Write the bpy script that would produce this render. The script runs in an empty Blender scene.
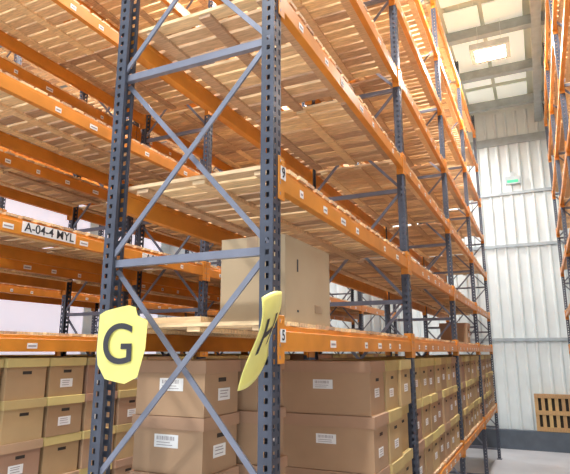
import bpy, bmesh, math, random
from mathutils import Vector, Matrix
random.seed(7)
S=bpy.context.scene
ZC=2.2
# ------------------------------------------------------------------ materials
def new_mat(name):
    m=bpy.data.materials.new(name); m.use_nodes=True
    return m, m.node_tree, m.node_tree.nodes['Principled BSDF']
def mat_plain(name,col,rough=.5,metal=0,var=.12,scale=6,stretch=(1,1,1),island=.0,emit=0,bump=0):
    m,nt,b=new_mat(name)
    tc=nt.nodes.new('ShaderNodeTexCoord'); mp=nt.nodes.new('ShaderNodeMapping')
    mp.inputs['Scale'].default_value=stretch
    nz=nt.nodes.new('ShaderNodeTexNoise'); nz.inputs['Scale'].default_value=scale; nz.inputs['Detail'].default_value=4
    nt.links.new(tc.outputs['Object'],mp.inputs[0]); nt.links.new(mp.outputs[0],nz.inputs['Vector'])
    hsv=nt.nodes.new('ShaderNodeHueSaturation'); hsv.inputs['Color'].default_value=(*col,1)
    mr=nt.nodes.new('ShaderNodeMapRange'); mr.inputs['From Min'].default_value=.3; mr.inputs['From Max'].default_value=.7
    mr.inputs['To Min'].default_value=1-var; mr.inputs['To Max'].default_value=1+var
    nt.links.new(nz.outputs['Fac'],mr.inputs['Value'])
    out=mr.outputs[0]
    if island>0:
        g=nt.nodes.new('ShaderNodeNewGeometry'); mr2=nt.nodes.new('ShaderNodeMapRange')
        mr2.inputs['To Min'].default_value=1-island; mr2.inputs['To Max'].default_value=1+island
        nt.links.new(g.outputs['Random Per Island'],mr2.inputs['Value'])
        mu=nt.nodes.new('ShaderNodeMath'); mu.operation='MULTIPLY'
        nt.links.new(mr.outputs[0],mu.inputs[0]); nt.links.new(mr2.outputs[0],mu.inputs[1]); out=mu.outputs[0]
        mr3=nt.nodes.new('ShaderNodeMapRange'); mr3.inputs['To Min'].default_value=.486; mr3.inputs['To Max'].default_value=.512
        nt.links.new(g.outputs['Random Per Island'],mr3.inputs['Value']); nt.links.new(mr3.outputs[0],hsv.inputs['Hue'])
    nt.links.new(out,hsv.inputs['Value']); nt.links.new(hsv.outputs[0],b.inputs['Base Color'])
    b.inputs['Roughness'].default_value=rough; b.inputs['Metallic'].default_value=metal
    if bump:
        bp=nt.nodes.new('ShaderNodeBump'); bp.inputs['Strength'].default_value=bump; bp.inputs['Distance'].default_value=.01
        nt.links.new(nz.outputs['Fac'],bp.inputs['Height']); nt.links.new(bp.outputs[0],b.inputs['Normal'])
    if emit:
        b.inputs['Emission Color'].default_value=(*col,1); b.inputs['Emission Strength'].default_value=emit
    return m
M_post=mat_plain('post_slate',(.066,.075,.105),.38,.2,.2,8)
M_brace=mat_plain('brace_grey_blue',(.20,.215,.28),.38,.25,.12,8)
M_or=mat_plain('beam_orange',(.67,.25,.030),.42,0,.14,5)
M_wood=mat_plain('pine_slats',(.69,.485,.295),.8,0,.20,9,(1.2,9,9),.32,bump=.2)
M_card=mat_plain('cardboard_brown',(.40,.25,.155),.85,0,.06,5,(1,1,1),.10)
M_cardlid=mat_plain('cardboard_brown_lid',(.43,.275,.17),.85,0,.06,5,(1,1,1),.08)
M_kraft=mat_plain('cardboard_kraft',(.44,.295,.15),.85,0,.06,5,(1,1,1),.22)
M_kraftlid=mat_plain('cardboard_kraft_lid',(.56,.44,.18),.8,0,.06,5,(1,1,1),.2)
M_label=mat_plain('paper_label',(.82,.82,.82),.7,0,.03)
M_dark=mat_plain('painted_recess_shade',(.04,.03,.025),.9)  # shade of holes and gaps, put in as a dark colour
M_ink=mat_plain('ink',(.035,.035,.045),.6)
M_grey=mat_plain('label_print',(.32,.28,.30),.6)
M_yel=mat_plain('sign_yellow',(.84,.77,.22),.35,0,.07,9)
M_white=mat_plain('cladding_white',(.72,.79,.81),.4,0,.05,2)
M_trim=mat_plain('trim_grey',(.38,.44,.48),.4)
M_kerb=mat_plain('kerb_dark',(.09,.11,.14),.6)
M_floor=mat_plain('concrete_floor',(.56,.56,.59),.35,0,.10,1.5,bump=.05)
M_roof=mat_plain('roof_sheet',(.62,.63,.53),.5,0,.06,2)
M_sky=mat_plain('rooflight_polycarbonate',(.80,.84,.76),.4,0,.10,3,emit=.38)
M_win=mat_plain('wall_glazing',(.80,.77,.88),.4,0,.03,3,emit=.65)
M_steel=mat_plain('steel_roof_grey',(.36,.41,.43),.4)
M_lampbody=mat_plain('lamp_housing',(.55,.62,.65),.4)
M_lamp=mat_plain('lamp_diffuser',(.45,.93,1.0),.4,emit=1.6)
M_green=mat_plain('exit_green',(.03,.45,.22),.4,emit=.8)
M_pallet=mat_plain('pallet_wood',(.58,.38,.17),.8,0,.15,9,(6,6,1),.2)
M_carton=mat_plain('carton_tan',(.44,.33,.21),.8,0,.05,4)
M_tape=mat_plain('tape_brown',(.38,.26,.16),.3)
# ------------------------------------------------------------------ mesh helpers
def box(bm,x0,x1,y0,y1,z0,z1,mi=0):
    v=[bm.verts.new(p) for p in ((x0,y0,z0),(x1,y0,z0),(x1,y1,z0),(x0,y1,z0),(x0,y0,z1),(x1,y0,z1),(x1,y1,z1),(x0,y1,z1))]
    for f in ((0,3,2,1),(4,5,6,7),(0,1,5,4),(1,2,6,5),(2,3,7,6),(3,0,4,7)):
        fc=bm.faces.new([v[i] for i in f]); fc.material_index=mi
def bar(bm,p0,p1,w,t,nrm,mi=0):
    p0=Vector(p0);p1=Vector(p1);n=Vector(nrm).normalized();d=(p1-p0).normalized();s=d.cross(n).normalized()*w/2;n=n*t/2
    v=[bm.verts.new(p) for p in (p0-s-n,p0+s-n,p0+s+n,p0-s+n,p1-s-n,p1+s-n,p1+s+n,p1-s+n)]
    for f in ((0,3,2,1),(4,5,6,7),(0,1,5,4),(1,2,6,5),(2,3,7,6),(3,0,4,7)):
        fc=bm.faces.new([v[i] for i in f]); fc.material_index=mi
def mesh(bm,name,mats):
    me=bpy.data.meshes.new(name); bmesh.ops.recalc_face_normals(bm,faces=bm.faces[:]) ; bm.to_mesh(me); bm.free()
    for m in mats: me.materials.append(m)
    return me
def obj(name,me,parent=None,loc=(0,0,0)):
    o=bpy.data.objects.new(name,me); S.collection.objects.link(o); o.location=loc
    if parent: o.parent=parent
    return o
def empty(name,loc=(0,0,0)):
    o=bpy.data.objects.new(name,None); S.collection.objects.link(o); o.location=loc; o.empty_display_size=.2; return o
def text(name,s,size,loc,rot,mat,parent=None,off=0.0,align='CENTER'):
    c=bpy.data.curves.new(name,'FONT'); c.body=s; c.size=size; c.extrude=.0006; c.offset=off; c.align_x=align; c.align_y='CENTER'
    c.materials.append(mat); o=bpy.data.objects.new(name,c); S.collection.objects.link(o); o.location=loc; o.rotation_euler=rot
    if parent: o.parent=parent
    return o
# ------------------------------------------------------------------ rack parts
RH=7.75; PW=.038; PD=.062; DEP=.93
RL=(-1.22,0.0,.70,1.6,2.45,3.3,4.15,5.0)
LEV=[ZC+r for r in RL]
LEVB=[ZC+r for r in (-1.22,0.0,.76,1.70,2.58,3.4,4.25,5.1)]
BH=.11
def quad(bm,pts,mi=0):
    f=bm.faces.new([bm.verts.new(p) for p in pts]); f.material_index=mi
def post(bm,xf,s):
    """C upright; web at x=xf, flanges run to xf - s*PD"""
    def web(y0,y1,z0,z1): quad(bm,((xf,y0,z0),(xf,y1,z0),(xf,y1,z1),(xf,y0,z1)))
    def fl(y,a,b,z0,z1): quad(bm,((xf-s*a,y,z0),(xf-s*b,y,z0),(xf-s*b,y,z1),(xf-s*a,y,z1)))
    z=.02; ph=.05
    while z<RH-ph:
        web(-PW,PW,z,z+.022)
        for a,b in ((-PW,-.027),(-.013,.013),(.027,PW)): web(a,b,z+.022,z+ph)
        for y in (-PW,PW):
            fl(y,0,PD,z,z+.028)
            for a,b in ((0,.018),(.036,PD)): fl(y,a,b,z+.028,z+ph)
        z+=ph
    for y,s2 in ((-PW,1),(PW,-1)):
        quad(bm,((xf-s*PD,y,.02),(xf-s*PD,y+s2*.018,.02),(xf-s*PD,y+s2*.018,z),(xf-s*PD,y,z)))
    box(bm,min(xf+s*.02,xf-s*(PD+.02)),max(xf+s*.02,xf-s*(PD+.02)),-.06,.06,0,.01)
bm=bmesh.new()
post(bm,0,1); post(bm,-DEP,-1)
xa=-DEP+.045; xb=-.045
zs=[ZC+r for r in (-2.0,-1.56,-.58,.42,1.41,2.39,3.37,4.35,5.3)]
for i,z in enumerate(zs):
    bar(bm,(xa,-.0,z),(xb,-.0,z),.036,.03,(0,1,0),1)
for a,b in zip(zs[1:],zs[2:]):
    bar(bm,(xa,-.022,a+.03),(xb,-.022,b-.03),.025,.010,(0,1,0),1)
    bar(bm,(xa,.022,b-.03),(xb,.022,a+.03),.025,.010,(0,1,0),1)
    for x in (xa,xb):
        for zz in (a+.03,b-.03):
            bar(bm,(x,-.030,zz-.008),(x,-.030,zz+.008),.016,.010,(0,1,0),0)
FRAME=mesh(bm,'upright_frame',[M_post,M_brace])
def make_rack(xf,ys,flip=False,seed=0,labels=True,lev=LEV):
    random.seed(seed)
    root=empty('pallet_rack',(xf,ys[0],0))
    sg=-1 if flip else 1
    for y in ys:
        f=obj('upright_frame',FRAME,root,(0,y-ys[0],0))
        if flip: f.rotation_euler=(0,0,math.pi)
    bb=bmesh.new(); bs=bmesh.new(); bl=bmesh.new()
    def B(bm,a,b,y0,y1,z0,z1,mi=0):
        a,b=sg*a,sg*b; box(bm,min(a,b),max(a,b),y0,y1,z0,z1,mi)
    for i in range(len(ys)-1):
        y0=ys[i]-ys[0]; y1=ys[i+1]-ys[0]
        for li,z in enumerate(lev):
            for fr in (0,1):
                f=(lambda x:x) if fr==0 else (lambda x:-DEP-x)
                B(bb,f(-.045),f(.0),y0+PW+.002,y1-PW-.002,z,z+BH-.025)
                B(bb,f(-.045),f(-.015),y0+PW+.002,y1-PW-.002,z+BH-.025,z+BH)
                for ye,d in ((y0,1),(y1,-1)):
                    a=ye+d*.004; b=ye+d*(PW+.03)
                    B(bb,f(.001),f(.006),min(a,b),max(a,b),z-.05,z+BH+.04)
                    a=ye+d*(PW+.001); b=ye+d*(PW+.006)
                    B(bb,f(-.06),f(.002),min(a,b),max(a,b),z-.05,z+BH+.04)
                    B(bb,f(-.0),f(.012),ye+d*.03-.006,ye+d*.03+.006,z+BH+.005,z+BH+.02)
                    for q in (-.03,.02,.07,.12):
                        B(bl,f(.006),f(.007),ye+d*.022-.004,ye+d*.022+.004,z+q,z+q+.014,1)
                if labels:
                    yy=y0+.25
                    while yy<y1-.2:
                        if random.random()<.8:
                            w=random.choice((.04,.055,.08)); zz=z+.02
                            B(bl,f(0.0),f(.0015),yy,yy+w,zz,zz+.036)
                            B(bl,f(.0015),f(.002),yy+.008,yy+w-.008,zz+.012,zz+.022,1)
                        yy+=.33+random.uniform(-.06,.06)
            zt=z+BH
            n=2; L=(y1-y0-2*PW-.02)/n
            for k in range(n):
                a=y0+PW+.01+k*L; b=a+L-.02
                xs=random.uniform(-.008,.008)
                y=a
                while y<b-.05:
                    w=random.uniform(.078,.098)
                    j=random.uniform(-.006,.006); zz=random.uniform(0,.003)
                    B(bs,-DEP+.012+xs+j,-.012+xs+j,y,min(y+w,b),zt+zz,zt+.018+zz)
                    y+=w+random.uniform(.018,.036)
                for x in (-.11,-.45,-.79):
                    B(bs,x-.035,x+.035,a+.01,b-.01,zt-.02,zt-.0005)
    o=obj('load_beams',mesh(bb,'load_beams',[M_or]),root)
    bv=o.modifiers.new('b','BEVEL'); bv.width=.003; bv.segments=1
    obj('timber_slat_decking',mesh(bs,'timber_slat_decking',[M_wood]),root)
    obj('location_labels',mesh(bl,'location_labels',[M_label,M_grey]),root)
    return root
Y0=2.0
YS=[Y0,4.6,7.3,10.0,12.7]
XA=-.98
rackA=make_rack(XA,YS,seed=1)
rackB=make_rack(-3.06,YS,seed=2,lev=LEVB)
rackC=make_rack(-4.10,YS,seed=3)
rackD=make_rack(-6.30,YS,seed=4,lev=LEVB)
rackE=make_rack(.50,YS,flip=True,seed=5)
def platex(parent,name,s,x,y,z,w,h,size):
    lx,ly=x-parent.location.x,y-parent.location.y
    b=bmesh.new(); box(b,lx,lx+.002,ly-w/2,ly+w/2,z-h/2,z+h/2)
    obj(name+'_plate',mesh(b,name+'_plate',[M_label]),parent)
    text(name+'_text',s,size,(lx+.003,ly,z),(math.pi/2,0,math.pi/2),M_ink,parent,.001)
platex(rackA,'level_number','9',XA+.007,Y0+.048,LEV[2]+.075,.048,.06,.068)
platex(rackA,'level_number','5',XA+.007,Y0+.048,LEV[1]+.065,.048,.055,.06)
platex(rackB,'bay_code','A-04-4 MYL',-3.06+.003,2.62,LEVB[2]+.055,.46,.075,.085)
platex(rackB,'bay_code','A-04-3',-3.06+.003,3.75,LEVB[2]+.05,.3,.06,.07)
# ------------------------------------------------------------------ archive boxes
def abox(bm,x0,x1,y0,y1,z0,z1,fx=0,fy=False,lidh=.06,alt=False):
    j=lambda a:random.uniform(-a,a)
    dx,dy=j(.012),j(.005); x0+=dx;x1+=dx;y0+=dy;y1+=dy
    e=.010
    r=random.random() if alt else 1
    mb=5 if r<.3 else 0; ml=6 if r<.18 else 1
    box(bm,x0+e,x1-e,y0+e,y1-e,z0,z1-.004,mb)
    box(bm,x0,x1,y0,y1,z1-lidh,z1-.002,ml)
    box(bm,x0+.02,x1-.02,y0+.02,y1-.02,z1-.002,z1,ml)
    h=z1-z0
    if fx:
        xx=x1-e if fx>0 else x0+e
        t=.002*fx; yc=(y0+y1)/2
        a,b=min(xx,xx+t),max(xx,xx+t)
        hz=z0+h*.64
        box(bm,a,b,yc-.035,yc+.035,hz-.010,hz+.010,3)  # handle hole: thin dark plate painting its inner shade, nothing cut out
        if random.random()<.85:
            ly=yc+j(.03); lz=z0+h*.36+j(.015)
            box(bm,a,b,ly-.055,ly+.055,lz-.03,lz+.028,2)
            t2=.0035*fx; a2,b2=min(xx,xx+t2),max(xx,xx+t2)
            for q in (-.016,.0,.013): box(bm,a2,b2,ly-.04,ly+.03+j(.01),lz+q,lz+q+.004,4)
    if fy:
        yy=y0+e; lx=(x0+x1)/2+j(.01); lz=z0+h*.56
        box(bm,lx-.07,lx+.07,yy-.002,yy,lz-.03,lz+.03,2)
        for q in (-.02,-.008): box(bm,lx-.055,lx+.03+j(.015),yy-.0035,yy,lz+q,lz+q+.003,4)
        q=0
        while q<.1:
            wq=random.choice((.002,.004)); box(bm,lx-.055+q,lx-.055+q+wq,yy-.0035,yy,lz+.004,lz+.022,4); q+=wq+random.choice((.003,.005))
def finish(bm,name,mats,parent=None,bev=.004):
    o=obj(name,mesh(bm,name,mats),parent)
    m=o.modifiers.new('b','BEVEL'); m.width=bev; m.segments=2; m.limit_method='ANGLE'; m.harden_normals=False
    return o
BM=[M_card,M_cardlid,M_label,M_dark,M_grey]; KM=[M_kraft,M_kraftlid,M_label,M_dark,M_grey,M_card,M_cardlid]
DECK0=LEV[0]+BH+.021
random.seed(11)
h=.343
for k,ya in enumerate((3.44,3.80,4.16)):
    for t in range(3):
        b=bmesh.new(); xs=0 if k==0 else random.uniform(-.01,.015)
        abox(b,-1.66 if k==0 else -1.45,-1.0+xs,ya,ya+.35,DECK0+t*h,DECK0+(t+1)*h,fx=1,fy=(k==0),lidh=.075)
        finish(b,'archive_box',BM if k==0 else KM)
h=.262
for k,(ya,xr,mm) in enumerate(((2.20,-1.45,BM),(2.57,-1.36,BM))):
    for t in range(4):
        b=bmesh.new()
        sx=random.uniform(-.01,.01)
        abox(b,-1.875+sx,xr+sx,ya,ya+.33,DECK0+t*h,DECK0+(t+1)*h,fx=1,fy=True,lidh=.06)
        finish(b,'archive_box',mm)
def stack(name,xa,xb,ya,yb,fx,tiers,h,z0,wy=.36,mats=KM,skip=.06):
    b=bmesh.new(); n=int((yb-ya)/wy)
    for i in range(n):
        tt=tiers if random.random()>skip*2 else tiers-1
        for t in range(tt):
            y=ya+i*wy
            abox(b,xa,xb,y,y+wy-.018,z0+t*h,z0+(t+1)*h,fx=fx,lidh=h*.22,alt=True)
    return finish(b,name,mats,bev=.003)
for i in range(1,4):
    stack('archive_box_stack',-1.42,-1.0,YS[i]+.06,YS[i+1]-.05,1,3,.343,DECK0)
    stack('archive_box_stack',-1.87,-1.44,YS[i]+.06,YS[i+1]-.05,-1,3,.343,DECK0)
for i in range(4):
    stack('archive_box_stack',-3.51,-3.08,YS[i]+.06,YS[i+1]-.05,1,4,.262,DECK0,.345,skip=.02)
    stack('archive_box_stack',-3.96,-3.54,YS[i]+.06,YS[i+1]-.05,-1,4,.262,DECK0,.345)
for i in range(4):
    stack('archive_box_stack',-4.98,-4.54,YS[i]+.06,YS[i+1]-.05,-1,4,.262,DECK0,.345)
    stack('archive_box_stack',-6.76,-6.33,YS[i]+.06,YS[i+1]-.05,1,4,.262,DECK0,.345)
stack('archive_box_stack',-1.42,-1.0,8.6,9.4,1,1,.30,LEV[1]+BH+.021)
# ------------------------------------------------------------------ carton on level 5
b=bmesh.new(); z=LEV[1]+BH+.021
box(b,-1.36,-1.02,2.17,2.74,z,z+.395,0)
box(b,-1.361,-1.019,2.169,2.741,z+.393,z+.398,0)
box(b,-1.22,-1.16,2.168,2.742,z+.398,z+.3995,1)
box(b,-1.22,-1.16,2.1675,2.17,z+.31,z+.3995,1)
box(b,-1.02,-1.0185,2.30,2.32,z+.05,z+.06,2); box(b,-1.02,-1.0185,2.30,2.315,z+.24,z+.30,2)
box(b,-1.02,-1.0185,2.52,2.62,z+.06,z+.10,1)
finish(b,'cardboard_carton',[M_carton,M_tape,M_ink])
b=bmesh.new(); box(b,-1.80,-1.42,2.10,2.75,z,z+.03,0)
finish(b,'plywood_board',[M_wood])
# ------------------------------------------------------------------ signs
def lerp(a,b,t): return a+(b-a)*t
def sheet(name,fn,nu,nv):
    b=bmesh.new(); g=[[b.verts.new(fn(u/nu,v/nv)) for v in range(nv+1)] for u in range(nu+1)]
    for u in range(nu):
        for v in range(nv): b.faces.new((g[u][v],g[u+1][v],g[u+1][v+1],g[u][v+1]))
    o=obj(name,mesh(b,name,[M_yel])); s=o.modifiers.new('s','SOLIDIFY'); s.thickness=.002; s.offset=0
    for p in o.data.polygons: p.use_smooth=True
    return o
gp=[(-.145,.135),(-.10,.150),(.04,.170),(.075,.160),(.085,.125),(.135,.10),(.13,-.02),(.10,-.140),(.04,-.168),(-.075,-.150),(-.135,-.09),(-.15,-.03)]
GX=-1.685
def gy(x): return 1.895-.030*math.cos(x*9)
b=bmesh.new()
fr=[b.verts.new((GX+x,0,ZC+.032+z)) for x,z in gp]
b.faces.new(fr)
bmesh.ops.triangulate(b,faces=b.faces[:])
for _ in range(3): bmesh.ops.subdivide_edges(b,edges=b.edges[:],cuts=1,use_grid_fill=True)
for v in b.verts: v.co.y=gy(v.co.x-GX)
sg=obj('aisle_sign_g',mesh(b,'aisle_sign_g',[M_yel])); s_=sg.modifiers.new('s','SOLIDIFY'); s_.thickness=.002; s_.offset=0
text('letter_g','G',.25,(GX-.005,1.860,ZC+.025),(math.pi/2,0,math.radians(2)),M_ink,sg,.001)
b=bmesh.new(); bar(b,(-1.91,1.955,ZC+.17),(-1.79,1.890,ZC+.13),.006,.004,(0,1,0)); obj('cable_tie',mesh(b,'cable_tie',[M_ink]),sg)
def hfn(u,v):
    zt=.235-.045*(1-u)**2; zb=-.135+.12*u*u
    z=lerp(zb,zt,v)
    x0=lerp(-.985,-.892,v)+.020*math.sin(v*3.1)
    x1=lerp(-.985,-.925,v)
    x=lerp(x0,x1,u)+.006*math.sin(u*3.1)-.010*math.sin(v*6.3)
    y=lerp(1.70,1.935,u)
    return (x,y,ZC+z)
sh=sheet('aisle_sign_h',hfn,12,16)
def hstroke(u0,u1,v0,v1,n=10):
    b=bmesh.new()
    for side in (-.0025,.0025):
        pr=None
        for i in range(n+1):
            t=i/n
            if abs(v1-v0)>abs(u1-u0): A=hfn(u0,lerp(v0,v1,t)); B_=hfn(u1,lerp(v0,v1,t))
            else: A=hfn(lerp(u0,u1,t),v0); B_=hfn(lerp(u0,u1,t),v1)
            A=b.verts.new((A[0]+side,A[1],A[2])); B_=b.verts.new((B_[0]+side,B_[1],B_[2]))
            if pr: b.faces.new((pr[0],pr[1],B_,A))
            pr=(A,B_)
    obj('letter_h_stroke',mesh(b,'letter_h_stroke',[M_ink]),sh)
hstroke(.22,.34,.34,.72); hstroke(.66,.78,.34,.72); hstroke(.34,.66,.50,.57)
# ------------------------------------------------------------------ room
def slab(name,x0,x1,y0,y1,z0,z1,mat):
    b=bmesh.new(); box(b,x0,x1,y0,y1,z0,z1); return obj(name,mesh(b,name,[mat]))
XL,XR,YF,YN,ZR=-11.0,3.4,14.3,-5.0,8.35
slab('floor',XL,XR,YN,YF,-.1,0,M_floor)
b=bmesh.new(); box(b,XL,XR,YF,YF+.1,0,ZR+.3,0)
x=XL+.1
while x<XR-.1:
    quad(b,((x,YF,.4),(x+.03,YF-.035,.4),(x+.03,YF-.035,ZR),(x,YF,ZR)))
    quad(b,((x+.03,YF-.035,.4),(x+.06,YF-.035,.4),(x+.06,YF-.035,ZR),(x+.03,YF-.035,ZR)))
    quad(b,((x+.06,YF-.035,.4),(x+.09,YF,.4),(x+.09,YF,ZR),(x+.06,YF-.035,ZR)))
    x+=.25
obj('wall_far',mesh(b,'wall_far',[M_white]))
for i,z in enumerate((2.45,4.75,6.1,7.45)):
    slab('trim_%d'%(i+1),XL,XR,YF-.07,YF-.036,z,z+(.07 if i<3 else .2),M_trim)
slab('baseboard_far',XL,XR,YF-.22,YF-.03,0,.42,M_kerb)
b=bmesh.new(); box(b,XL-.1,XL,YN,YF,0,ZR+.3)
obj('wall_left',mesh(b,'wall_left',[M_white]))
for i in range(6):
    slab('window_%d'%(i+1),XL,XL+.03,YN+.6+i*3.1,YN+3.3+i*3.1,1.6,7.0,M_win)
slab('wall_right',XR,XR+.1,YN,YF,0,ZR+.3,M_white)
b=bmesh.new(); box(b,XL,XR,YN,YF,ZR+.2,ZR+.3)
x=XL+.1
while x<XR-.1:
    box(b,x,x+.05,YN,YF,ZR+.16,ZR+.2); x+=.25
obj('ceiling',mesh(b,'ceiling',[M_roof]))
k=7
for xx,w in ((-9.0,1.4),(-5.6,1.4),(-2.4,1.0),(-1.15,.62),(-.45,.68)):
    ya=YN+.5
    while ya<YF-1.0:
        slab('window_%d'%k,xx,xx+w,ya,min(ya+3.3,YF-.3),ZR+.14,ZR+.155,M_sky); k+=1
        ya+=3.5
b=bmesh.new(); y=YF-.6
while y>YN:
    box(b,XL,XR,y-.02,y+.02,ZR-.08,ZR+.13); box(b,XL,XR,y-.08,y+.08,ZR-.10,ZR-.08)
    y-=1.75
obj('roof_purlins',mesh(b,'roof_purlins',[M_steel]))
b=bmesh.new()
for x in (-7.6,-3.0,.42):
    box(b,x-.01,x+.01,YN,YF,ZR-.38,ZR-.1); box(b,x-.08,x+.08,YN,YF,ZR-.40,ZR-.38)
obj('roof_rafters',mesh(b,'roof_rafters',[M_steel]))
def lamp(x,y,z,power):
    e=empty('high_bay_light',(x,y,z))
    b=bmesh.new()
    for a,c,d,f in ((-.34,.34,-.28,-.22),(-.34,.34,.22,.28),(-.34,-.27,-.22,.22),(.27,.34,-.22,.22)): box(b,a,c,d,f,-.03,.08,0)
    box(b,-.27,.27,-.22,.22,0,.08,0)
    box(b,-.27,.27,-.22,.22,-.012,0,1)
    for i in range(7): box(b,-.24+i*.075,-.225+i*.075,-.18,.18,.08,.12,0)
    for sx in (-.2,.2): box(b,sx-.004,sx+.004,-.004,.004,.12,ZR-z-.1,0)
    obj('fixture_body',mesh(b,'fixture_body',[M_lampbody,M_lamp]),e)
    l=bpy.data.lights.new('lamp','AREA'); l.shape='RECTANGLE'; l.size=.5; l.size_y=.4; l.energy=power; l.color=(1,.985,.955)
    lo=bpy.data.objects.new('lamp_source',l); S.collection.objects.link(lo); lo.parent=e; lo.location=(0,0,-.035)
    lo.visible_camera=True
for yy in (-1.5,2.2,6.0,9.7): lamp(-.38,yy,7.6,240)
for yy in (-1.5,2.2,6.0,10.0,13.2): lamp(-2.5,yy,7.6,210)
for yy in (2.2,6,10): lamp(-5.7,yy,7.6,230)
b=bmesh.new(); box(b,-.47,-.13,YF-.12,YF-.036,6.36,6.56,0); box(b,-.43,-.17,YF-.125,YF-.12,6.39,6.46,1); box(b,-.34,-.26,YF-.036,YF-.02,6.56,6.7,0)
obj('emergency_light',mesh(b,'emergency_light',[M_lampbody,M_green]))
b=bmesh.new()
for i in range(6): box(b,i*.14,i*.14+.075,-.02,0,0,.82,0)
for z in (.0,.36,.73):
    box(b,0,.775,0,.07,z,z+.09,0); box(b,0,.775,-.04,-.02,z,z+.09,0)
box(b,.01,.765,.055,.07,.02,.8,1)  # dark sheet behind the boards, painting the shade in the gaps
o=obj('wooden_pallet',mesh(b,'wooden_pallet',[M_pallet,M_dark])); o.location=(-.27,YF-.15,.425); o.rotation_euler=(math.radians(-1),0,0)
# ------------------------------------------------------------------ world + camera
w=bpy.data.worlds.new('World'); S.world=w; w.use_nodes=True
bg=w.node_tree.nodes['Background']; bg.inputs[0].default_value=(.90,.95,1,1); bg.inputs[1].default_value=1.2
cam=bpy.data.cameras.new('Camera'); co=bpy.data.objects.new('Camera',cam); S.collection.objects.link(co)
cam.sensor_width=36; cam.lens=36*535/570; cam.clip_start=.05
co.location=(0,0,ZC)
co.rotation_euler=(math.radians(90+12.1),0,math.radians(25.2))
S.camera=co
S.view_settings.view_transform='Standard'
S.view_settings.exposure=0.0
